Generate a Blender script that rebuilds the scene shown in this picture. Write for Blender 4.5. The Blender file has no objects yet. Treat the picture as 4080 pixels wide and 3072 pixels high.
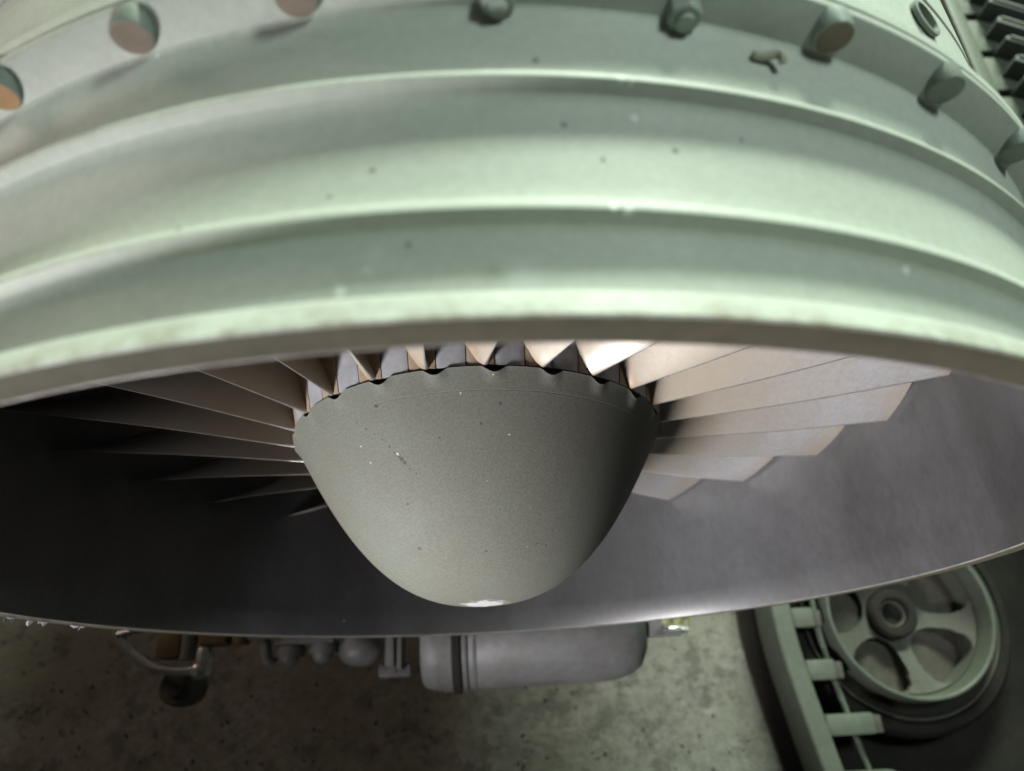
import bpy, bmesh, math, random
from mathutils import Vector, Matrix, noise
random.seed(7)
S = 0.4                       # intake lip inner radius in metres; shapes below are written in lip radii
scene = bpy.context.scene
COL = scene.collection
PI = math.pi

# ------------------------------------------------------------------ camera
cam_loc = Vector((0.0, -0.2377, 1.4557))
pitch, yaw, roll, foc = 1.14537, 0.09682, 0.05016, 0.70754
fwd = Vector((math.sin(yaw)*math.cos(pitch), math.cos(yaw)*math.cos(pitch), -math.sin(pitch)))
rgt = Vector((math.cos(yaw), -math.sin(yaw), 0))
upv = rgt.cross(fwd)
r2 = math.cos(roll)*rgt + math.sin(roll)*upv
u2 = -math.sin(roll)*rgt + math.cos(roll)*upv
cd = bpy.data.cameras.new('camera'); cam = bpy.data.objects.new('camera', cd); COL.objects.link(cam)
m = Matrix((r2, u2, -fwd)).transposed().to_4x4(); m.translation = cam_loc*S
cam.matrix_world = m
cd.sensor_width = 36; cd.lens = 36*foc; cd.clip_start = 0.01; cd.clip_end = 200
cd.dof.use_dof = True
cd.dof.focus_distance = (Vector((0, .20, .34)) - cam_loc).dot(fwd)*S
cd.dof.aperture_fstop = 5.7
scene.camera = cam

# ------------------------------------------------------------------ light
world = bpy.data.worlds.new('World'); scene.world = world; world.use_nodes = True
bg = world.node_tree.nodes['Background']
bg.inputs['Color'].default_value = (.95, 1.0, .93, 1); bg.inputs['Strength'].default_value = 0.021

def area(name, loc, target, size, energy, color, spread=180):
    ld = bpy.data.lights.new(name, 'AREA'); ld.shape = 'RECTANGLE'
    ld.size, ld.size_y = size; ld.energy = energy; ld.color = color; ld.spread = math.radians(spread)
    o = bpy.data.objects.new(name, ld); COL.objects.link(o); o.location = loc
    o.rotation_euler = (Vector(target) - Vector(loc)).to_track_quat('-Z', 'Y').to_euler()
    return o
area('far_window_lamp', (1.10, 3.7, 1.55), (0.0, 0.1, 0.40), (1.5, .50), 370, (.86, 1.0, .83))
area('roof_lamp', (1.28, .72, 2.40), (0.0, .25, 0.0), (.45, .45), 38, (.84, 1.0, .92))
area('left_bounce_lamp', (-2.6, 2.0, 1.05), (0.0, .3, 0.3), (.8, .8), 22, (1.0, .78, .62))  # added warm lamp standing in for light bounced from the left
area('intake_fill_lamp', (-.82, -.86, .37), (.22, .14, -.06), (.28, .24), 5.4, (1.0, .98, .98), 50)  # added fill into the intake, narrow cone keeps it off the ground
scene.view_settings.view_transform = 'Standard'; scene.view_settings.look = 'None'
scene.view_settings.exposure = 0; scene.view_settings.gamma = 1
scene.render.engine = 'CYCLES'
scene.cycles.max_bounces = 4; scene.cycles.diffuse_bounces = 2; scene.cycles.glossy_bounces = 2

# ------------------------------------------------------------------ materials
def mat(name, base, alt=None, rough=.5, metal=0., scale=6., mottle=.5, fine=.06, fine_scale=90.,
        specks=None, flecks=None, bump=.1, bump_scale=120., spec=.5, extra=None, stretch=(1, 1, 1), rand=False):
    mt = bpy.data.materials.new(name); mt.use_nodes = True
    nt = mt.node_tree; N = nt.nodes; L = nt.links
    bs = N['Principled BSDF']
    def nd(t, **kw):
        n = N.new(t)
        for k, v in kw.items(): setattr(n, k, v)
        return n
    tc = nd('ShaderNodeTexCoord'); mp = nd('ShaderNodeMapping'); mp.inputs['Scale'].default_value = stretch
    src = tc.outputs['Object']
    if rand:
        oi = nd('ShaderNodeObjectInfo'); va = nd('ShaderNodeVectorMath', operation='SCALE'); va.inputs[0].default_value = (7.3, 3.1, 5.7)
        L.new(oi.outputs['Random'], va.inputs['Scale'])
        ad = nd('ShaderNodeVectorMath', operation='ADD'); L.new(src, ad.inputs[0]); L.new(va.outputs[0], ad.inputs[1]); L.new(ad.outputs[0], mp.inputs['Vector'])
    else: L.new(src, mp.inputs['Vector'])
    co = mp.outputs[0]
    def noi(sc, det=5., ro=.6):
        n = nd('ShaderNodeTexNoise'); n.inputs['Scale'].default_value = sc; n.inputs['Detail'].default_value = det; n.inputs['Roughness'].default_value = ro
        L.new(co, n.inputs['Vector']); return n
    def ramp(s, a, b, lo=0., hi=1.):
        r = nd('ShaderNodeMapRange'); r.inputs['From Min'].default_value = a; r.inputs['From Max'].default_value = b
        r.inputs['To Min'].default_value = lo; r.inputs['To Max'].default_value = hi
        L.new(s, r.inputs['Value']); return r.outputs[0]
    def mix(f, a, b, mode='MIX'):
        x = nd('ShaderNodeMix', data_type='RGBA', blend_type=mode)
        if isinstance(f, float): x.inputs['Factor'].default_value = f
        else: L.new(f, x.inputs['Factor'])
        for k, v in (('A', a), ('B', b)):
            sk = [i for i in x.inputs if i.name == k and i.type == 'RGBA'][0]
            if isinstance(v, tuple): sk.default_value = (*v, 1)
            else: L.new(v, sk)
        return [o for o in x.outputs if o.type == 'RGBA'][0]
    alt = alt or tuple(c*.75 for c in base)
    n1 = noi(scale)
    c = mix(ramp(n1.outputs['Fac'], .5-.25/mottle*.5, .5+.25/mottle*.5), base, alt)
    n2 = noi(fine_scale, 3., .7)
    g = ramp(n2.outputs['Fac'], .25, .75, 1-fine*3, 1+fine*3)
    cg = nd('ShaderNodeVectorMath', operation='SCALE'); L.new(c, cg.inputs[0]); L.new(g, cg.inputs['Scale']); c = cg.outputs[0]
    for sp in (specks, flecks):
        if sp:
            sc, size, dens, col = sp
            v = nd('ShaderNodeTexVoronoi'); v.inputs['Scale'].default_value = sc; L.new(co, v.inputs['Vector'])
            wob = noi(sc*2.2, 2.)
            dd = nd('ShaderNodeMath', operation='MULTIPLY_ADD'); L.new(wob.outputs['Fac'], dd.inputs[0]); dd.inputs[1].default_value = .25; L.new(v.outputs['Distance'], dd.inputs[2])
            near = ramp(dd.outputs[0], size+.125, size+.165, 1, 0)
            sepn = nd('ShaderNodeSeparateColor'); L.new(v.outputs['Color'], sepn.inputs[0])
            sel = nd('ShaderNodeMath', operation='LESS_THAN'); L.new(sepn.outputs[0], sel.inputs[0]); sel.inputs[1].default_value = dens
            mm = nd('ShaderNodeMath', operation='MULTIPLY'); L.new(near, mm.inputs[0]); L.new(sel.outputs[0], mm.inputs[1])
            c = mix(mm.outputs[0], c, col)
    if extra: c = extra(nt, tc, c, noi, ramp, mix, nd)
    L.new(c, bs.inputs['Base Color'])
    L.new(ramp(n1.outputs['Fac'], .3, .7, rough-.06, rough+.08), bs.inputs['Roughness'])
    bs.inputs['Metallic'].default_value = metal
    bs.inputs['Specular IOR Level'].default_value = spec
    if bump:
        nb = noi(bump_scale, 4., .65); bp = nd('ShaderNodeBump'); bp.inputs['Strength'].default_value = bump; bp.inputs['Distance'].default_value = .002
        L.new(nb.outputs['Fac'], bp.inputs['Height']); L.new(bp.outputs[0], bs.inputs['Normal'])
    return mt

def marks(nt, tc, c, noi, ramp, mix, nd, items):
    # single chips, scuffs and stains at their own places: (x, y, z, radius, softness, colour), in lip radii
    L = nt.links
    w = noi(160., 3., .7); w2 = nd('ShaderNodeVectorMath', operation='MULTIPLY_ADD'); L.new(w.outputs['Color'], w2.inputs[0])
    w2.inputs[1].default_value = (.010*S,)*3; L.new(tc.outputs['Object'], w2.inputs[2])
    for x, y, z, r, so, col in items:
        d = nd('ShaderNodeVectorMath', operation='DISTANCE'); L.new(w2.outputs[0], d.inputs[0]); d.inputs[1].default_value = ((x+.005)*S, (y+.005)*S, (z+.005)*S)
        c = mix(ramp(d.outputs['Value'], r*S*(1-so), r*S*(1+so*.5), 1, 0), c, col)
    return c
DK, WH, ST = (.13, .13, .12), (.62, .66, .6), (.33, .345, .29)
CMARKS = [(.169, .1843, .9864, .0034, .3, DK), (-.0833, .1633, .9975, .0026, .3, DK), (-.115, .1394, .9942, .0024, .4, DK), (.1036, .1685, .9954, .0024, .4, DK),
          (.0555, .2771, .9993, .0034, .5, (.2, .21, .19)), (.0753, .205, .998, .003, .4, (.2, .2, .18)), (-.053, .0873, .9995, .003, .5, (.2, .2, .18)), (.2322, .2068, .9737, .0022, .4, DK),
          (-.1031, .052, .9957, .0050, .4, WH), (-.0823, .069, .9975, .0040, .7, (.5, .54, .49)), (-.0775, .083, .9978, .008, .9, (.45, .49, .44)), (.3703, .0945, .9299, .0050, .5, WH),
          (.1367, .2162, .9914, .0042, .6, WH), (.0329, .0587, 1.0004, .013, .9, (.47, .50, .46)), (.010, .0600, 1.0008, .009, .8, ST), (-.2914, .3369, .9576, .003, .5, WH),
          (.125, .243, 1.011, .005, .6, WH), (.135, .238, 1.008, .004, .6, WH), (.105, .1085, 1.012, .0045, .5, (.75, .8, .72)), (.117, .1065, 1.010, .0045, .5, (.75, .8, .72))]
SD, SW = (.032, .030, .026), (.26, .26, .235)
SMARKS = [(-.2212, .2311, .281, .0022, .6, SD), (-.2043, .2187, .2846, .0022, .6, SD), (-.1895, .2078, .2869, .0020, .6, SD), (-.1749, .1968, .2878, .0020, .6, SD), (-.164, .1845, .2856, .0022, .6, SD),
          (-.1547, .1741, .2835, .0024, .6, SD), (-.1468, .168, .2832, .0040, .5, SD), (-.1422, .1626, .2816, .0044, .5, SD), (-.1377, .1565, .2794, .0040, .5, SD), (-.1294, .1473, .2765, .002, .6, SD),
          (-.1179, .1369, .2739, .002, .6, SD), (-.1829, .2477, .3163, .0038, .4, SD), (-.1483, .1703, .2839, .0026, .4, SW), (-.0375, .2466, .3577, .0018, .3, SW), (.0405, .1843, .3187, .0017, .3, SW),
          (-.2001, .1685, .2516, .0017, .3, SW), (.0269, .23, .3471, .003, .5, SD), (-.0051, .2014, .3331, .0026, .6, SD), (-.0753, .1856, .3177, .0026, .6, SD), (-.1376, .0967, .2334, .0026, .6, SD),
          (-.1233, .0326, .1753, .0036, .6, SD), (-.0057, .0196, .192, .0024, .5, SD), (.0842, .0301, .1798, .0022, .6, SD), (.092, .03, .1745, .0018, .6, SD), (.1012, .0299, .1693, .0022, .6, SD), (-.2156, .1958, .2601, .0017, .4, SW)]
def worn_rim(nt, tc, c, noi, ramp, mix, nd):
    # rubbed paint on the front rim: patches of bare brown metal
    L = nt.links
    sp = nd('ShaderNodeSeparateXYZ'); L.new(tc.outputs['Object'], sp.inputs[0])
    n = noi(55., 5., .7)
    a = ramp(n.outputs['Fac'], .40, .62)
    b = ramp(sp.outputs['Y'], .0125, .0005)
    mu = nd('ShaderNodeMath', operation='MULTIPLY'); L.new(a, mu.inputs[0]); L.new(b, mu.inputs[1])
    c = mix(mu.outputs[0], c, (.22, .21, .155))
    return marks(nt, tc, c, noi, ramp, mix, nd, CMARKS)
CASING = mat('pale_green_paint', (.43, .46, .41), (.36, .385, .335), rough=.60, scale=7, mottle=.6, fine=.03, fine_scale=260, spec=.35,
             specks=(52, .03, .10, (.16, .16, .14)), flecks=(34, .02, .05, (.6, .64, .57)), bump=.05, bump_scale=60, extra=worn_rim)
RIMFACE = mat('rim_face_paint', (0.0704, 0.0704, 0.0512), (0.0920, 0.0768, 0.0528), rough=.55, scale=14, fine=.06, specks=(60, .03, .12, (.4, .42, .34)), bump=.1)
LINER = mat('duct_grey_paint', (0.0799, 0.0799, 0.0844), (0.0333, 0.0318, 0.0318), rough=.36, scale=4.0, mottle=.8, fine=.05, fine_scale=180,
            specks=(38, .05, .16, (.07, .07, .07)), flecks=(44, .015, .06, (.42, .42, .44)), bump=.08, bump_scale=45, stretch=(1, .5, 1))
def tip_chip(nt, tc, c, noi, ramp, mix, nd):
    L = nt.links
    sp = nd('ShaderNodeSeparateXYZ'); L.new(tc.outputs['Object'], sp.inputs[0])
    n = noi(120., 4., .7)
    ad = nd('ShaderNodeMath', operation='MULTIPLY_ADD'); L.new(n.outputs['Fac'], ad.inputs[0]); ad.inputs[1].default_value = .0022; L.new(sp.outputs['Y'], ad.inputs[2])
    y0 = -.0432*S
    f = ramp(ad.outputs[0], y0+.0010, y0+.0012, 1, 0)
    e = ramp(ad.outputs[0], y0+.0013, y0+.0016, 1, 0)
    c = mix(e, c, (.10, .10, .09))
    c = mix(f, c, (.25, .245, .25))
    # hairline cracks
    v = nd('ShaderNodeTexVoronoi', feature='DISTANCE_TO_EDGE'); v.inputs['Scale'].default_value = 9
    w = noi(14., 6., .75); mx = nd('ShaderNodeMix', data_type='VECTOR'); mx.inputs['Factor'].default_value = .22
    vi = [i for i in mx.inputs if i.type == 'VECTOR']; L.new(tc.outputs['Object'], vi[0]); L.new(w.outputs['Color'], vi[1])
    L.new([o for o in mx.outputs if o.type == 'VECTOR'][0], v.inputs['Vector'])
    k = ramp(v.outputs['Distance'], .002, .010, 1, 0)
    w2 = noi(11., 2.); k2 = ramp(w2.outputs['Fac'], .60, .68)
    mu = nd('ShaderNodeMath', operation='MULTIPLY'); L.new(k, mu.inputs[0]); L.new(k2, mu.inputs[1])
    c = mix(mu.outputs[0], c, (.05, .05, .045))
    return marks(nt, tc, c, noi, ramp, mix, nd, SMARKS)
SPIN = mat('spinner_grey_paint', (0.0736, 0.0800, 0.0672), (0.0704, 0.0656, 0.0536), rough=.75, spec=.25, scale=7, mottle=.8, fine=.075, fine_scale=600,
           specks=(95, .045, .13, (.075, .07, .06)), flecks=(150, .02, .025, (.45, .45, .4)), bump=.14, bump_scale=900, extra=tip_chip)
def blade_stain(nt, tc, c, noi, ramp, mix, nd):
    L = nt.links
    ln = nd('ShaderNodeVectorMath', operation='MULTIPLY'); L.new(tc.outputs['Object'], ln.inputs[0]); ln.inputs[1].default_value = (1, 0, 1)
    le = nd('ShaderNodeVectorMath', operation='LENGTH'); L.new(ln.outputs[0], le.inputs[0])
    n = noi(16., 5., .65); ad = nd('ShaderNodeMath', operation='MULTIPLY_ADD'); L.new(n.outputs['Fac'], ad.inputs[0]); ad.inputs[1].default_value = -.30*S; L.new(le.outputs['Value'], ad.inputs[2])
    tan = ramp(ad.outputs[0], .66*S, .34*S, 0, .85)
    c = mix(tan, c, (0.2442, 0.2072, 0.1591))
    tipb = ramp(ad.outputs[0], .76*S, .86*S, 0, .75)
    c = mix(tipb, c, (0.2516, 0.2035, 0.1480))
    n3 = noi(70., 5., .7); ad2 = nd('ShaderNodeMath', operation='MULTIPLY_ADD'); L.new(n3.outputs['Fac'], ad2.inputs[0]); ad2.inputs[1].default_value = -.10*S; L.new(le.outputs['Value'], ad2.inputs[2])
    rust = ramp(ad2.outputs[0], .352*S, .315*S, 0, .8)
    return mix(rust, c, (0.2040, 0.1275, 0.0723))
BLADE = mat('blade_alloy', (0.2738, 0.2664, 0.2738), (0.2294, 0.2220, 0.2146), rough=.42, metal=.15, scale=9, mottle=.7, fine=.05, fine_scale=240,
            specks=(90, .05, .16, (.15, .12, .10)), flecks=(90, .015, .05, (.6, .6, .6)), bump=.12, bump_scale=90, extra=blade_stain, rand=True)
FILL = mat('filler_grey', (0.2160, 0.2200, 0.2400), (.22, .22, .23), rough=.5, metal=.2, scale=22, fine=.06, specks=(130, .05, .14, (.12, .1, .09)), flecks=(150, .02, .08, (.55, .55, .55)), bump=.1, rand=True)
CORE = mat('dark_hub_metal', (.05, .047, .042), rough=.7, bump=.1)
TANKM = mat('tank_grey_paint', (.155, .155, .158), (.105, .102, .10), rough=.52, scale=12, mottle=.8, fine=.05, specks=(40, .05, .12, (.09, .085, .08)), flecks=(26, .05, .10, (.55, .57, .6)), bump=.06)
STEEL = mat('dull_steel', (.42, .42, .43), (.30, .29, .28), rough=.35, metal=.7, scale=30, bump=.08)
DARK = mat('black_rubber_and_shade', (.018, .017, .016), (.03, .027, .023), rough=.9, scale=20, bump=.2, spec=.08)
GRIME = mat('grimy_dark_metal', (.04, .042, .033), (.075, .068, .045), rough=.6, scale=30, mottle=.9)
AMBER = mat('amber_plastic', (.15, .095, .035), (.08, .055, .03), rough=.5, scale=25)
YELG = mat('yellow_green_cap', (.30, .32, .12), (.20, .22, .10), rough=.45, scale=60)
BOLTB = mat('bronzed_bolt', (.21, .165, .125), (.17, .135, .105), rough=.65, metal=.1, scale=40, bump=.1, rand=True)
BOLTO = mat('rusty_orange_bolt', (.36, .20, .085), (.28, .17, .09), rough=.6, scale=40, bump=.1)
BOLTD = mat('dark_green_metal', (.21, .24, .205), (.16, .185, .155), rough=.65, metal=.0, scale=40, rand=True)
BOLTG = mat('pale_green_bolt', (.34, .40, .35), (.28, .32, .28), rough=.45, scale=40, rand=True)
WHEELM = mat('wheel_green_paint', (.070, .073, .060), (.060, .053, .042), rough=.8, scale=9, mottle=.8, fine=.06, specks=(30, .06, .2, (.10, .10, .09)), bump=.15)
RUST = mat('dusty_brown_disc', (.075, .066, .053), (.055, .048, .04), rough=.85, scale=12, fine=.08, specks=(34, .07, .2, (.07, .08, .075)), bump=.2)
TRACKM = mat('track_green_paint', (.088, .102, .077), (.072, .08, .063), rough=.55, scale=12, mottle=.6, fine=.05, bump=.1)
def damp(nt, tc, c, noi, ramp, mix, nd):
    n = noi(2.6, 6., .62); g = ramp(n.outputs['Fac'], .47, .60)
    c = mix(g, c, (.165, .16, .125))
    n = noi(26., 6., .7); g = ramp(n.outputs['Fac'], .52, .62)
    return mix(g, c, (.105, .10, .085))
GROUND = mat('dirty_concrete', (.195, .185, .165), (.155, .15, .125), rough=.85, scale=7, mottle=.8, fine=.12, fine_scale=60,
             flecks=(80, .04, .08, (.24, .235, .21)), bump=1.0, bump_scale=80, extra=damp)
PEB = mat('grit', (.20, .19, .17), (.11, .10, .09), rough=.85, scale=30, bump=.3)

# ------------------------------------------------------------------ mesh helpers
def link(name, bm, material, parent=None, angle=35, kind=None, smooth=True):
    me = bpy.data.meshes.new(name)
    bmesh.ops.scale(bm, vec=(S, S, S), verts=bm.verts)
    bmesh.ops.recalc_face_normals(bm, faces=bm.faces)
    bm.to_mesh(me); bm.free()
    if smooth:
        for p in me.polygons: p.use_smooth = True
        me.set_sharp_from_angle(angle=math.radians(angle))
    mats = material if isinstance(material, (list, tuple)) else [material]
    for x in mats: me.materials.append(x)
    o = bpy.data.objects.new(name, me); COL.objects.link(o)
    if parent is not None: adopt(o, parent)
    if kind: o['kind'] = kind
    return o
def adopt(o, parent):
    o.parent = parent
    M = Matrix.Identity(4); p = parent
    while p is not None:
        M = (p.matrix_parent_inverse @ p.matrix_basis) @ M if p.parent is None else (p.parent and (p.matrix_parent_inverse @ p.matrix_basis)) @ M
        p = p.parent
    o.matrix_parent_inverse = M.inverted()
def tag(o, label, cat, group=None, kind=None):
    o['label'] = label; o['category'] = cat
    if group: o['group'] = group
    if kind: o['kind'] = kind
    return o
def empty(name, loc):
    o = bpy.data.objects.new(name, None); COL.objects.link(o); o.location = Vector(loc)*S; o.empty_display_size = .05
    return o
def lathe(bm, prof, seg=256, axis='Y', center=(0, 0, 0), close=False, mi=None):
    # prof: list of (radius, position along axis)
    cx, cy, cz = center; rings = []
    for r, y in prof:
        ring = []
        if r < 1e-6:
            ring = [bm.verts.new({'Y': (cx, cy+y, cz), 'X': (cx+y, cy, cz), 'Z': (cx, cy, cz+y)}[axis])]
        else:
            for i in range(seg):
                a = 2*PI*i/seg; s, c = r*math.sin(a), r*math.cos(a)
                ring.append(bm.verts.new({'Y': (cx+s, cy+y, cz+c), 'X': (cx+y, cy+s, cz+c), 'Z': (cx+s, cy+c, cz+y)}[axis]))
        rings.append(ring)
    pairs = list(zip(rings, rings[1:])) + ([(rings[-1], rings[0])] if close else [])
    for k, (a, b) in enumerate(pairs):
        for i in range(seg):
            j = (i+1) % seg
            if len(a) == 1 and len(b) == 1: continue
            if len(a) == 1: f = bm.faces.new((a[0], b[i], b[j]))
            elif len(b) == 1: f = bm.faces.new((a[i], b[0], a[j]))
            else: f = bm.faces.new((a[i], b[i], b[j], a[j]))
            if mi: f.material_index = mi[k]
def box(bm, c, h, bev=.0, rot=None):
    g = bmesh.ops.create_cube(bm, size=2); vs = g['verts']
    bmesh.ops.scale(bm, vec=h, verts=vs)
    if bev:
        es = list({e for v in vs for e in v.link_edges})
        r = bmesh.ops.bevel(bm, geom=es, offset=bev, segments=2, profile=.6, affect='EDGES', clamp_overlap=True)
        vs = list({v for f in r['faces'] for v in f.verts} | {v for v in vs if v.is_valid})
    if rot is not None: bmesh.ops.rotate(bm, cent=(0, 0, 0), matrix=rot, verts=vs)
    bmesh.ops.translate(bm, vec=c, verts=vs)
def tube(bm, pts, rad, seg=14):
    P = [Vector(p) for p in pts]
    # catmull-rom resample
    Q = []
    for i in range(len(P)-1):
        a, b, c, d = P[max(i-1, 0)], P[i], P[i+1], P[min(i+2, len(P)-1)]
        for k in range(8):
            t = k/8; Q.append(.5*((2*b)+(c-a)*t+(2*a-5*b+4*c-d)*t*t+(3*b-a-3*c+d)*t**3))
    Q.append(P[-1]); rings = []; n = Vector((0, 0, 1))
    for i, q in enumerate(Q):
        t = (Q[min(i+1, len(Q)-1)] - Q[max(i-1, 0)]).normalized()
        n = (n - t*n.dot(t)); n = n.normalized() if n.length > 1e-4 else t.orthogonal().normalized()
        b = t.cross(n); r = rad(i/(len(Q)-1)) if callable(rad) else rad
        rings.append([bm.verts.new(q + r*(math.cos(2*PI*k/seg)*n + math.sin(2*PI*k/seg)*b)) for k in range(seg)])
    for a, b in zip(rings, rings[1:]):
        for k in range(seg): bm.faces.new((a[k], a[(k+1) % seg], b[(k+1) % seg], b[k]))
    bm.faces.new(rings[0]); bm.faces.new(rings[-1][::-1])
def ball(bm, c, r, sc=(1, 1, 1), u=24, v=16):
    g = bmesh.ops.create_uvsphere(bm, u_segments=u, v_segments=v, radius=r)
    bmesh.ops.scale(bm, vec=sc, verts=g['verts']); bmesh.ops.translate(bm, vec=c, verts=g['verts'])

# ------------------------------------------------------------------ ground
GZ = -1.80
bm = bmesh.new()
bmesh.ops.create_grid(bm, x_segments=150, y_segments=150, size=14)
for v in bm.verts:
    d = max(abs(v.co.x), abs(v.co.y))
    v.co.x = math.copysign(abs(v.co.x/14)**1.7*14, v.co.x); v.co.y = math.copysign(abs(v.co.y/14)**1.7*14, v.co.y)
    v.co.z = GZ + .014*noise.noise(Vector((v.co.x*4, v.co.y*4, 0))) + .006*noise.noise(Vector((v.co.x*15, v.co.y*15, 3)))
g = link('ground', bm, GROUND, kind='structure'); g['label'] = 'rough dirty concrete ground below the engine'
gv_, gf_ = [], []
tmp = bmesh.new(); bmesh.ops.create_icosphere(tmp, subdivisions=1, radius=1)
ico_v = [v.co.copy() for v in tmp.verts]; ico_f = [[v.index for v in f.verts] for f in tmp.faces]; tmp.free()
for i in range(2600):
    x = random.uniform(-2.6, 2.4); y = random.uniform(-.9, .6); r = .0025 + .006*random.random()**3
    a = random.random()*6; sy = random.uniform(.6, 1.2); base = len(gv_)
    for c in ico_v:
        q = c*random.uniform(.7, 1.25)*r; q.y *= sy; q.z *= .6
        gv_.append((x+q.x*math.cos(a)-q.y*math.sin(a), y+q.x*math.sin(a)+q.y*math.cos(a), GZ+.004+q.z))
    gf_ += [[base+k for k in f] for f in ico_f]
gm = bpy.data.meshes.new('grit'); gm.from_pydata(gv_, [], gf_)
bm = bmesh.new(); bm.from_mesh(gm); bpy.data.meshes.remove(gm)
tag(link('grit', bm, PEB, smooth=False), 'fine loose grit scattered over the concrete under the engine', 'grit', kind='stuff')

# ------------------------------------------------------------------ engine casing
ENG = tag(empty('jet_engine', (0, .35, -1.04)), 'pale green jet engine with ringed intake, grey spinner and fan blades', 'jet engine')
FX = -.0105
def arc(r0, y0, r1, y1, dip, n=9, p=1.0):
    out = []
    for i in range(1, n):
        t = i/n
        out.append((r0+(r1-r0)*t - dip*math.sin(PI*t**p), y0+(y1-y0)*t))
    return out
prof = [(1.0373, .0003), (1.0393, .0022), (1.0385, .004), (1.0292, .0250), (1.0279, .0273), (1.0262, .0285)]
prof += [(1.010, .0290), (1.0040, .0300), (1.0012, .033), (1.0000, .040), (1.0000, .082), (1.0008, .091), (1.0025, .0970), (1.0050, .1005)]
prof += [(1.0062, .1016), (1.0164, .1052), (1.0172, .1060), (1.0174, .1071), (1.0152, .1158), (1.0142, .1168)]
prof += [(1.0072, .1180), (1.0046, .1200), (1.0028, .1240), (1.0016, .132), (1.0008, .145), (1.0004, .17), (1.0004, .212), (1.0012, .222), (1.0030, .2295), (1.0058, .2340)]
prof += [(1.0072, .2352), (1.0180, .2388), (1.0188, .2396), (1.0190, .2406), (1.0176, .2462), (1.0166, .2470)]
prof += [(1.0075, .2480), (1.0042, .2510), (1.0020, .258), (1.0005, .275), (1.0000, .30), (1.0010, .325), (1.0030, .3365)]
bm = bmesh.new(); lathe(bm, prof, 384)
casing = link('intake_casing', bm, CASING, ENG, angle=33)
bm = bmesh.new(); lathe(bm, [(1.0038, 0), (1.0355, -.0002), (1.0373, .0003)], 384)
link('rim_face', bm, RIMFACE, ENG)
bm = bmesh.new(); lathe(bm, [(1.0000, .0012), (1.0008, .0001), (1.0020, -.0006), (1.0032, -.0006), (1.0038, 0)], 384)
link('lip_edge', bm, mat('worn_lip_metal', (.27, .26, .255), (.17, .155, .135), rough=.5, metal=.2, scale=30, mottle=.9), ENG)
bm = bmesh.new()
lathe(bm, [(1.0000, .0012), (.9985, .004), (.9920, .055), (.9905, .066), (.9905, .072), (.9885, .12), (.9870, .25), (.9865, .34), (.9865, .62), (.985, .95)], 320)
link('duct_liner', bm, LINER, ENG, angle=40)
# bolted flange pair and the casing behind it
bm = bmesh.new()
lathe(bm, [(1.0030, .3365), (1.0045, .3405), (1.0052, .3412), (1.0062, .3418), (1.0095, .3430), (1.0360, .3600), (1.0384, .3620), (1.0390, .3640), (1.0388, .3700), (1.0370, .3722), (1.0300, .3728)], 384)
link('front_flange', bm, CASING, ENG, angle=30)
bm = bmesh.new()
lathe(bm, [(1.0300, .3732), (1.0365, .3752), (1.0382, .3770), (1.0382, .3900), (1.0360, .3925), (1.0120, .3940), (1.0095, .3975)], 384)
link('rear_flange', bm, CASING, ENG, angle=30)
bm = bmesh.new()
lathe(bm, [(1.0095, .3975), (1.0085, .41), (1.0075, .5700), (1.0040, .5712), (1.0040, .5760), (1.0090, .5775), (1.0090, .60), (1.0040, .80), (1.000, 1.4), (.97, 2.4), (.90, 3.3), (.70, 3.5), (0, 3.52)], 320)
link('rear_casing', bm, CASING, ENG, angle=30)

def ring_copy(o, ang, parent, dx=0.):
    c = o.copy(); COL.objects.link(c); c.parent = parent; c.matrix_parent_inverse = o.matrix_parent_inverse.copy()
    c.rotation_euler = (0, ang, 0); c.location = (dx*S, 0, 0); return c
# bolts round the flange
def bolt_mesh(hexa):
    bm = bmesh.new(); cz = 1.0125 if hexa else 1.0245; n = 6 if hexa else 28
    R, yb, yf = (.0165, .360, .3300) if hexa else (.0195, .362, .3400)
    lathe(bm, [(R, yb), (R, yf+.0020), (R*.96, yf+.0004), (R*.90, yf)], n if hexa else 32, 'Y', (0, 0, cz))
    return bm
def bolt_face(hexa):
    bm = bmesh.new()
    if hexa: lathe(bm, [(.0165*.90, .3300), (.0095, .3298), (.009, .3240), (.0, .3236)], 18, 'Y', (0, 0, 1.0125))
    else: lathe(bm, [(.0195*.90, .3400), (.0195*.60, .3397), (.0, .3401)], 32, 'Y', (0, 0, 1.0245))
    return bm
protos = {}
for key, hx, sm, fm in (('round', 0, BOLTD, BOLTB), ('orange', 0, BOLTD, BOLTO), ('hex', 1, BOLTG, BOLTG), ('dark', 0, BOLTD, BOLTD), ('pale', 0, BOLTG, BOLTB)):
    o = link('flange_bolt', bolt_mesh(hx), sm, ENG, angle=30); f = link('bolt_face', bolt_face(hx), fm, o, angle=30)
    o['label'] = {'round': 'round bolt with brown face', 'orange': 'bolt with rusty orange face', 'hex': 'pale green nut with stud end', 'dark': 'dark green round bolt', 'pale': 'pale bolt with brown face'}[key]
    protos[key] = [o, f, False]
angs = [(-27.0, 'orange'), (-17.5, 'round'), (-8.5, 'round'), (1.45, 'hex'), (11.2, 'hex'), (20.1, 'pale'), (29.4, 'dark'), (39.3, 'dark'), (48.9, 'dark'), (-36.5, 'round'), (-46, 'round')]
angs += [(58.5+9.5*i, ('round', 'dark')[i % 2]) for i in range(27)]
for a, key in angs:
    o, f, used = protos[key]
    if used:
        b = ring_copy(o, math.radians(a), ENG); fc = f.copy(); COL.objects.link(fc); fc.parent = b
        fc.matrix_parent_inverse = f.matrix_parent_inverse.copy()
    else:
        o.rotation_euler = (0, math.radians(a), 0); protos[key][2] = True
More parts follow.
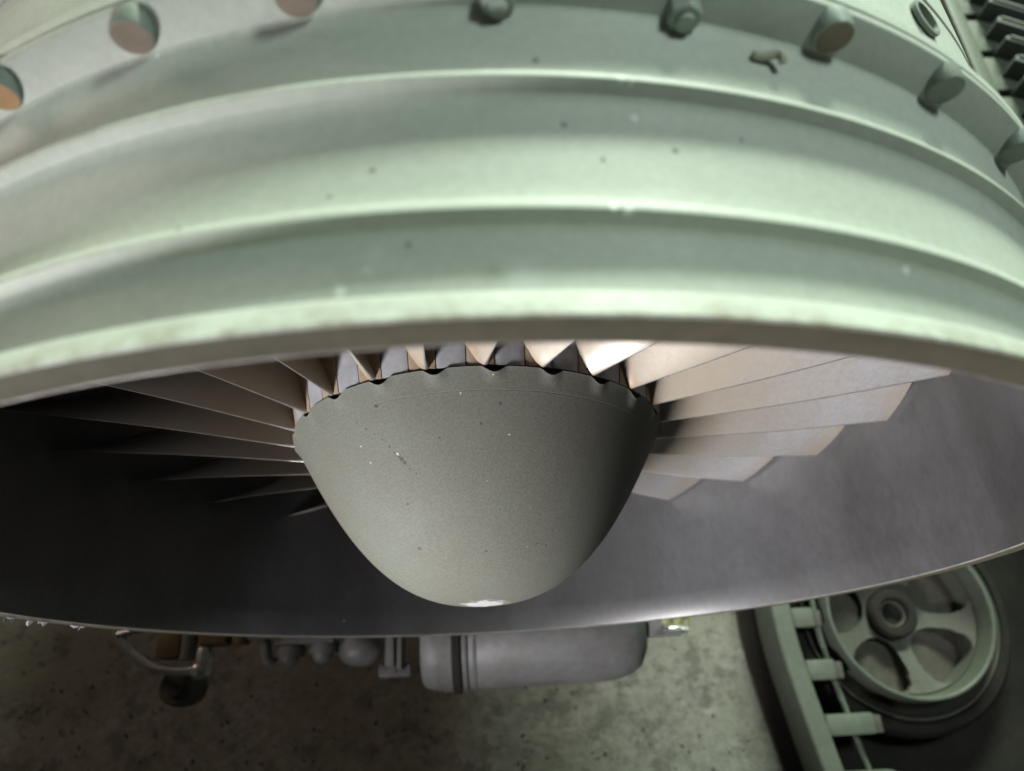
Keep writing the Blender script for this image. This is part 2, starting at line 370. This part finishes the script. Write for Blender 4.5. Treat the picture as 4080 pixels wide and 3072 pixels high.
# dark drain pocket in the rear casing
bm = bmesh.new(); lathe(bm, [(.026, .004), (.026, .009), (.021, .0095), (.019, .002), (.0, .001)], 28, 'Z', (0, .505, 1.0065))
o = link('pocket_plug', bm, BOLTD, ENG); o.rotation_euler = (0, math.radians(33.2), 0)

# ------------------------------------------------------------------ fan
NB = 24
PH = .829877
def le_curve(u):
    r = .38 + (.9815-.38)*u
    return r, .376892*u - .457892*u*u + .183057*u**3, .287054 + .0651932*u + .00023*u*u
bm = bmesh.new(); rows = []
ns, nc = 22, 15
for i in range(ns):
    u = -.03 + 1.03*(i/(ns-1))**1.25
    r, th, y = le_curve(max(u, 0))
    if u < 0: r = .38 + .6015*u
    un = max(u, 0)
    stag = math.radians(23 + 41*un**.9); chord = .145 + .125*un
    cam_ = .20+.06*un
    tmax = .013*(1-.3*un) + .020*math.exp(-un/.030)
    row = []
    for side in (1, -1):
        for k in range(nc):
            t = k/(nc-1) if side > 0 else 1-k/(nc-1)
            t = t**2.2
            if side < 0 and k in (0, nc-1): continue
            # camber line: steeper at the leading edge
            ang = stag + cam_*(1-2*t)
            dy = chord*(t*math.cos(stag) ); ds = chord*(t*math.sin(stag)) + chord*cam_*.9*t*(1-t)
            dy -= chord*cam_*.35*t*(1-t)
            th_ = tmax*(math.sqrt(t)*1.6*(1-t)**.8 + .12*math.exp(-un/.05)*(1-t)) *side
            nyv, nsv = math.sin(stag), math.cos(stag)
            yy = y + dy + th_*nyv*.5; s = -ds + th_*nsv*.5
            a = PH + th + s/r
            row.append(bm.verts.new((r*math.sin(a), yy, r*math.cos(a))))
    rows.append(row)
for a, b in zip(rows, rows[1:]):
    n = len(a)
    for k in range(n):
        f = bm.faces.new((a[k], a[(k+1) % n], b[(k+1) % n], b[k]))
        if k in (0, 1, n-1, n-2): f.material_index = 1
bm.faces.new(rows[-1])
EDGE = mat('shade_line_metal', (.46, .45, .44), (.36, .345, .33), rough=.38, metal=.8, scale=40, bump=.1)  # metal strip added along leading edges to stand in for contact shade
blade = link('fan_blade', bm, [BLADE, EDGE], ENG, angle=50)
def sector(a0, a1, y0, y1, r0, r1, rin, n=8, m=8, sink=.0):
    bm = bmesh.new(); top = []
    for j in range(m+1):
        y = y0+(y1-y0)*j/m; r = r0+(r1-r0)*j/m; row = []
        for i in range(n+1):
            a = math.radians(a0+(a1-a0)*i/n)
            e = .0015 if i in (0, n) else 0
            f = .0015 if j == 0 else 0
            row.append(bm.verts.new(((r-e-f)*math.sin(a), y, (r-e-f)*math.cos(a))))
        top.append(row)
    for A, B in zip(top, top[1:]):
        for i in range(n): bm.faces.new((A[i], A[i+1], B[i+1], B[i]))
    bot = {}
    def low(v):
        if v not in bot:
            k = rin/math.hypot(v.co.x, v.co.z); bot[v] = bm.verts.new((v.co.x*k, v.co.y, v.co.z*k))
        return bot[v]
    for row in (top[0], top[-1], [r[0] for r in top], [r[-1] for r in top]):
        for p, q in zip(row, row[1:]): bm.faces.new((p, q, low(q), low(p)))
    return bm
phd = math.degrees(PH) + 2.0
plat = link('blade_platform', sector(phd-6.85, phd+.15, .2885, .56, .3795, .420, .365), BLADE, blade, angle=40)
fill = link('annulus_filler', sector(phd+.42, phd+7.88, .2885, .56, .3790, .4195, .365), FILL, ENG, angle=40)
bl = [blade]
for k in range(1, NB):
    a = 2*PI*k/NB
    b = ring_copy(blade, a, ENG, FX); pc = plat.copy(); COL.objects.link(pc); pc.parent = b; pc.matrix_parent_inverse = plat.matrix_parent_inverse.copy()
    ring_copy(fill, a, ENG, FX)
blade.location = (FX*S, 0, 0); fill.location = (FX*S, 0, 0)
bm = bmesh.new(); lathe(bm, [(0, .262), (.355, .262), (.366, .28), (.366, .30), (.405, .56), (.43, .62), (.985, .64)], 96, 'Y', (FX, 0, 0))
link('hub_disc', bm, CORE, ENG)
# spinner with a scalloped rear edge
L_, a_, b_, rS, yS = .329287, .916165, .397014, .380707, .285
SX = -.0128
bm = bmesh.new(); seg = 24*24; rings = []
ss = [0, .004, .012, .022, .034, .048, .064, .082, .1, .1035, .105, .1065] + [.11+.89*(1-(1-i/46)**1.9) for i in range(1, 46)]
def spr(s): return rS*(1-s**a_)**b_
for j, s in enumerate(ss):
    r = spr(s); y = yS - L_*s; ring = []
    if abs(s-.105) < 1e-6: r -= .0005
    for i in range(seg):
        a = 2*PI*i/seg
        d = ((math.degrees(a) - (phd+.4) + 7.5) % 15) - 7.5
        w = max(0., math.cos(min(1, abs(d)/3.3)*PI/2))**1.3
        fall = max(0., 1-s/.075)
        yy = y - .0105*w*fall; rr = r - .0012*w*max(0, 1-s/.05) if s < .1 else r
        ring.append(bm.verts.new((rr*math.sin(a)+SX, yy, rr*math.cos(a))))
    rings.append(ring)
tip = bm.verts.new((SX, yS-L_, 0))
for A, B in zip(rings, rings[1:]):
    for i in range(seg): bm.faces.new((A[i], A[(i+1) % seg], B[(i+1) % seg], B[i]))
for i in range(seg): bm.faces.new((rings[-1][i], rings[-1][(i+1) % seg], tip))
inner = [bm.verts.new(((v.co.x-SX)*.965+SX, v.co.y, v.co.z*.965)) for v in rings[0]]
for i in range(seg): bm.faces.new((rings[0][i], rings[0][(i+1) % seg], inner[(i+1) % seg], inner[i]))
link('spinner', bm, SPIN, ENG, angle=40)

# ------------------------------------------------------------------ accessories under the engine
bm = bmesh.new(); R = .17; ty, tz = .012, -1.265
lathe(bm, [(0, -.085), (R*.98, -.085), (R, -.08), (R, .33), (R*.985, .40), (R*.945, .445), (R*.87, .485), (R*.74, .517), (R*.5, .538), (R*.2, .546), (0, .547)], 72, 'X', (0, ty, tz))
tank = link('oil_tank', bm, TANKM, ENG)
bm = bmesh.new(); lathe(bm, [(0, -.245), (R*.86, -.245), (R*.93, -.235), (R*.985, -.205), (R*1.0, -.19), (R*1.0, -.175), (R*1.035, -.173), (R*1.035, -.140), (R*1.0, -.137), (0, -.137)], 72, 'X', (0, ty, tz))
link('end_cap', bm, TANKM, tank)
bm = bmesh.new(); lathe(bm, [(R*.9, -.140), (R*1.075, -.138), (R*1.085, -.133), (R*1.085, -.116), (R*1.075, -.111), (R*.9, -.109)], 72, 'X', (0, ty, tz))
link('clamp_band', bm, DARK, tank)
bm = bmesh.new(); lathe(bm, [(R*.9, -.106), (R*1.03, -.105), (R*1.035, -.098), (R*1.03, -.09), (R*.99, -.085)], 72, 'X', (0, ty, tz)); lathe(bm, [(R*.98, -.072), (R*1.022, -.070), (R*1.022, -.060), (R*.98, -.058)], 72, 'X', (0, ty, tz))
link('bead_ring', bm, TANKM, tank)
bm = bmesh.new()
box(bm, (.575, .01, -1.19), (.035, .035, .03), .008); lathe(bm, [(0, .0), (.02, .0), (.02, .05), (.012, .055), (.012, .075), (0, .078)], 16, 'X', (.60, -.008, -1.17))
link('tank_outlet', bm, STEEL, tank)
bm = bmesh.new()
for x, y, z, r in ((.60, .028, -1.13, .022), (.635, .018, -1.12, .018), (.655, .035, -1.125, .013)): ball(bm, (x, y, z), r, (1, .9, .8), 12, 8)
tube(bm, [(.645, .035, -1.12), (.67, .03, -1.13), (.672, .008, -1.15)], .006, 8)
link('yellow_seal', bm, YELG, tank)
# bracket, ball fittings
bm = bmesh.new()
box(bm, (-.345, .0, -1.18), (.014, .075, .06), .004); box(bm, (-.315, -.01, -1.19), (.008, .075, .06), .003); box(bm, (-.34, -.085, -1.24), (.055, .022, .022), .008)
lathe(bm, [(.0, -.012), (.012, -.012), (.012, .012), (0, .012)], 8, 'Z', (-.345, -.085, -1.213))
link('pipe_bracket', bm, TANKM, ENG)
bm = bmesh.new(); ball(bm, (-.46, -.005, -1.23), .070, (1.15, .9, 1)); tube(bm, [(-.46, .0, -1.23), (-.46, .12, -1.2), (-.46, .3, -1.12)], .05)
link('pump_housing', bm, TANKM, ENG)
for x, y in ((-.695, -.022), (-.582, -.018)):
    bm = bmesh.new(); ball(bm, (x, y, -1.19), .036); lathe(bm, [(.05, -.02), (.052, -.012), (.052, .012), (.046, .02), (.03, .022)], 28, 'Y', (x, y+.015, -1.205)); tube(bm, [(x, y, -1.2), (x+.01, y+.12, -1.19), (x+.02, y+.34, -1.1)], .034)
    link('ball_fitting', bm, TANKM, ENG)
bm = bmesh.new(); tube(bm, [(-.80, .07, -1.17), (-.775, .02, -1.17), (-.765, -.03, -1.18), (-.745, -.05, -1.19)], .02, 12); box(bm, (-.78, .06, -1.16), (.05, .03, .02), .008); box(bm, (-.64, .03, -1.17), (.1, .02, .018), .006)
link('fitting_elbow', bm, TANKM, ENG)
bm = bmesh.new(); tube(bm, [(-1.30, .16, -1.17), (-1.275, .085, -1.17), (-1.23, .02, -1.17), (-1.165, -.028, -1.17), (-1.10, -.048, -1.17), (-1.03, -.055, -1.17), (-.98, -.05, -1.17)], .016)
hose = link('braided_hose', bm, STEEL, ENG)
bm = bmesh.new(); lathe(bm, [(0, -.045), (.024, -.045), (.027, -.03), (.027, .03), (.022, .045), (0, .045)], 8, 'Y', (-.975, -.03, -1.17)); ball(bm, (-.985, -.055, -1.168), .03)
link('hose_elbow', bm, STEEL, hose)
bm = bmesh.new(); tube(bm, [(-1.27, .07, -1.16), (-1.18, .085, -1.155), (-1.05, .09, -1.15)], .012); link('drain_pipe', bm, STEEL, ENG)
bm = bmesh.new(); box(bm, (-1.09, .04, -1.19), (.04, .055, .05), .015); link('amber_valve_cover', bm, AMBER, ENG)
bm = bmesh.new(); box(bm, (-.945, .065, -1.19), (.05, .045, .05), .02); link('amber_valve_block', bm, AMBER, ENG)
bm = bmesh.new(); lathe(bm, [(0, -.03), (.03, -.03), (.034, 0), (.026, .03), (0, .03)], 14, 'Y', (-.86, .05, -1.18)); link('valve_knob', bm, AMBER, ENG)
bm = bmesh.new(); lathe(bm, [(0, -.05), (.03, -.05), (.03, .06), (0, .06)], 24, 'Y', (-1.035, .03, -1.175)); link('valve_stem', bm, TANKM, ENG)
bm = bmesh.new(); lathe(bm, [(0, -.10), (.045, -.10), (.058, -.085), (.062, -.02), (.064, -.015), (.064, .0), (.060, .005), (.060, .05), (.054, .06), (.03, .062), (.03, .075), (0, .075)], 28, 'Z', (-1.085, -.10, -1.30)); link('filter_canister', bm, GRIME, ENG)
# torn tape scraps on the lower lip
TAPE = mat('white_tape', (.42, .43, .46), (.3, .3, .32), rough=.6)
for k in range(9):
    bm = bmesh.new()
    a = math.radians(-94 - 17*random.random()**1.3); w = .004+.016*random.random()**2; hh = .004+.010*random.random()
    c = Vector((1.012*math.sin(a), -.003-.003*random.random(), 1.012*math.cos(a)))
    t = Vector((math.cos(a), 0, -math.sin(a))); n = Vector((math.sin(a), 0, math.cos(a)))
    q = [c-t*w, c+t*w*.9, c+t*w*random.uniform(-.2, .7)+n*hh+Vector((0, -.010*random.random(), 0)), c-t*w*random.uniform(.2, .9)+n*hh*.7+Vector((0, -.012*random.random(), 0))]
    A = [bm.verts.new(p) for p in q]; B = [bm.verts.new(p+Vector((0, .0015, .001))) for p in q]
    bm.faces.new(A); bm.faces.new(B[::-1])
    for i in range(4): bm.faces.new((A[i], A[(i+1) % 4], B[(i+1) % 4], B[i]))
    link('tape_scrap', bm, TAPE, ENG, smooth=False)
# bent pin lying on the casing
bm = bmesh.new(); th = math.radians(16.2)
def cp(dth, y, h): a = th+math.radians(dth); return ((1.0+h)*math.sin(a), y, (1.0+h)*math.cos(a))
tube(bm, [cp(-.9, .3125, .004), cp(-.2, .3128, .006), cp(.35, .3135, .010), cp(.55, .310, .012), cp(.6, .304, .010)], .0042, 10)
tag(link('bent_pin', bm, mat('dull_brass', (.40, .39, .31), (.30, .29, .23), rough=.7, metal=.0)), 'small bent metal pin lying on the green casing right of centre', 'pin')

# ------------------------------------------------------------------ wheel lying beside the engine
WC = Vector((1.689, .059, 0)); WZ = -1.55
wheel = tag(empty('road_wheel', (WC.x, WC.y, GZ)), 'dusty green spoked wheel lying flat on the ground, lower right', 'wheel')
c3 = (WC.x, WC.y, 0)
bm = bmesh.new(); lathe(bm, [(.322, WZ-.03), (.326, WZ-.002), (.330, WZ+.002), (.337, WZ+.002), (.341, WZ-.003), (.345, WZ-.05), (.345, GZ+.022), (.318, GZ+.022), (.318, WZ-.09)], 128, 'Z', c3, close=True)
rim = link('rim', bm, TRACKM, wheel)
bm = bmesh.new(); lathe(bm, [(.3455, WZ-.100), (.398, WZ-.104), (.398, GZ+.02), (.3455, GZ+.02)], 128, 'Z', c3, close=True); link('channel', bm, DARK, rim)
bm = bmesh.new(); lathe(bm, [(.3985, WZ-.105), (.401, WZ-.090), (.405, WZ-.087), (.409, WZ-.090), (.412, WZ-.105), (.412, GZ+.02), (.3985, GZ+.02)], 128, 'Z', c3, close=True); link('outer_rim', bm, WHEELM, wheel)
bm = bmesh.new(); lathe(bm, [(.4125, WZ-.110), (.425, WZ-.092), (.455, WZ-.098), (.472, WZ-.12), (.476, WZ-.15), (.475, GZ+.02), (.4125, GZ+.02)], 128, 'Z', c3, close=True); link('tyre', bm, DARK, wheel)
# dished disc with rounded openings
bm = bmesh.new(); nr, na = 26, 200; NO = 5; off = math.radians(25)
def disc_z(r): return WZ-.17 + .085*max(0, min(1, (r-.10)/.22))**1.3
def is_hole(r, a):
    k = ((a-off+PI/NO) % (2*PI/NO)) - PI/NO
    rc = .212; x = r*math.cos(k)-rc; y = r*math.sin(k)
    return (abs(x)/.092)**2.6 + (abs(y)/(.105+.40*x))**2.6 < 1
grid = []
for i in range(nr+1):
    r = .075 + (.3175-.075)*i/nr
    grid.append([(r, 2*PI*j/na) for j in range(na)])
V = {}
def gv(i, j, lay):
    j %= na
    if (i, j, lay) not in V:
        r, a = grid[i][j]; V[(i, j, lay)] = bm.verts.new((WC.x+r*math.cos(a), WC.y+r*math.sin(a), disc_z(r)-(.022 if lay else 0)))
    return V[(i, j, lay)]
solid = {(i, j): not is_hole(*[(grid[i][j][k]+grid[i+1][(j+1) % na][k])/2 if k == 0 else grid[i][j][1]+PI/na for k in (0, 1)]) for i in range(nr) for j in range(na)}
for (i, j), s in solid.items():
    if not s: continue
    bm.faces.new((gv(i, j, 0), gv(i+1, j, 0), gv(i+1, j+1, 0), gv(i, j+1, 0)))
    bm.faces.new((gv(i, j, 1), gv(i, j+1, 1), gv(i+1, j+1, 1), gv(i+1, j, 1)))
    for di, dj, e in ((-1, 0, ((i, j), (i, j+1))), (1, 0, ((i+1, j+1), (i+1, j))), (0, -1, ((i+1, j), (i, j))), (0, 1, ((i, j+1), (i+1, j+1)))):
        ni, nj = i+di, (j+dj) % na
        if not (0 <= ni < nr) or not solid[(ni, nj)]:
            p, q = e; bm.faces.new((gv(*p, 0), gv(*q, 0), gv(*q, 1), gv(*p, 1)))
for _ in range(6):
    bmesh.ops.smooth_vert(bm, verts=bm.verts, factor=.5, use_axis_x=True, use_axis_y=True, use_axis_z=False)
disc = link('wheel_disc', bm, WHEELM, wheel, angle=40)
bm = bmesh.new(); lathe(bm, [(0, -1.752), (.3175, -1.748), (.3175, GZ+.0225), (0, GZ+.0225)], 96, 'Z', c3); link('back_plate', bm, RUST, wheel)
bm = bmesh.new(); lathe(bm, [(.058, WZ-.18), (.058, WZ-.128), (.066, WZ-.120), (.088, WZ-.120), (.098, WZ-.132), (.102, WZ-.178)], 64, 'Z', c3); hub = link('hub', bm, DARK, wheel)
bm = bmesh.new(); lathe(bm, [(.046, WZ-.19), (.046, WZ-.146), (.049, WZ-.142), (.053, WZ-.142), (.056, WZ-.146), (.057, WZ-.19)], 48, 'Z', c3); link('bearing', bm, GRIME, hub)
bm = bmesh.new(); lathe(bm, [(0, WZ-.17), (.0455, WZ-.17), (.0455, WZ-.19), (0, WZ-.19)], 48, 'Z', c3); link('bore', bm, DARK, hub)

# ------------------------------------------------------------------ track chain beside the wheel
chain = tag(empty('track_chain', (1.19, 0, GZ)), 'green painted track chain lying on its edge beside the wheel', 'track')
path = [(1.215, .75), (1.185, .45), (1.17, .25), (1.163, .094), (1.168, -.026), (1.182, -.142), (1.206, -.281), (1.234, -.45), (1.285, -.70), (1.36, -1.0)]
def px(y):
    for (x0, y0), (x1, y1) in zip(path, path[1:]):
        if y <= y0 and y >= y1: return x0+(x1-x0)*(y0-y)/(y0-y1)
    return path[-1][0]
def pxs(y): return (px(y-.05)+px(y)+px(y+.05)+px(y-.025)+px(y+.025))/5
def strip(x0, x1, z0, z1, ya, yb, n=40, bev=.006):
    bm = bmesh.new(); rings = []
    sec = [(x0, z0), (x0, z1-bev), (x0+bev, z1), (x1-bev, z1), (x1, z1-bev), (x1, z0)]
    for i in range(n+1):
        y = ya+(yb-ya)*i/n; rings.append([bm.verts.new((pxs(y)+x, y, z)) for x, z in sec])
    for a, b in zip(rings, rings[1:]):
        for k in range(6): bm.faces.new((a[k], a[(k+1) % 6], b[(k+1) % 6], b[k]))
    bm.faces.new(rings[0]); bm.faces.new(rings[-1][::-1]); return bm
link('rail', strip(-.038, .040, GZ+.05, -1.55, .70, -.92), TRACKM, chain, angle=30)
link('shade_pad', strip(-.105, 1.55, GZ+.012, GZ+.016, .70, -.92), DARK, chain, angle=30)  # dark pad under the rail, widened below the wheel to stand in for shade
link('inner_rail', strip(.150, .172, -1.632, -1.612, .70, -.92), TRACKM, chain, angle=30)
y = .645
while y > -.9:
    bm = bmesh.new(); x = pxs(y)
    dd = .352**2 - (abs(y-WC.y)-.038)**2 if abs(y-WC.y) > .038 else .352**2
    xe = min(x+.26, WC.x-math.sqrt(dd)-.008) if dd > 0 else x+.26
    tipw = .016; xm = xe-2*tipw; hx = (xm-(x+.0405))/2
    box(bm, (x+.0405+hx, y, -1.595), (hx, .038, .033), .010)
    t = link('guide_tooth', bm, TRACKM, chain, angle=30)
    bm = bmesh.new(); box(bm, (xm+tipw+.001, y-.004, -1.600), (tipw, .032, .027), .008); link('tooth_tip', bm, WHEELM, t, angle=30)
    y -= .198

# ------------------------------------------------------------------ cleated track belt far right
belt = tag(empty('cleated_track', (2.8, 2.5, GZ)), 'dark cleated track run behind the flange at upper right', 'track')
BZ = -1.02
CLEATM = mat('dark_cleat_steel', (.055, .065, .062), (.04, .045, .042), rough=.6, scale=20)
bm = bmesh.new(); box(bm, (3.3, 2.5, (GZ+BZ-.06)/2), (.92, 1.9, (BZ-.06-GZ)/2), .02); link('belt_body', bm, DARK, belt, angle=30)
bm = bmesh.new(); box(bm, (2.415, 2.5, BZ-.02), (.034, 1.9, .035), .008); link('edge_rail', bm, TRACKM, belt, angle=30)
yy = .9
while yy < 4.2:
    bm = bmesh.new(); box(bm, (2.535, yy, BZ-.045), (.084, .105, .014), .004); link('link_plate', bm, TRACKM, belt, angle=30)
    for off_y, hw in ((.055, .022), (-.070, .016)):
        bm = bmesh.new(); box(bm, (.42, 0, 0), (.42, hw, .055), .010, Matrix.Rotation(math.radians(-28), 3, 'Z')); bmesh.ops.translate(bm, vec=(2.50, yy+off_y, BZ+.015), verts=bm.verts)
        c = link('cleat', bm, CLEATM, belt, angle=30)
        bm = bmesh.new(); box(bm, (.42, hw*.5, .058), (.40, .006, .005), .002, Matrix.Rotation(math.radians(-28), 3, 'Z')); bmesh.ops.translate(bm, vec=(2.50, yy+off_y, BZ+.015), verts=bm.verts)
        link('cleat_edge', bm, TRACKM, c, angle=30)
    yy += .257
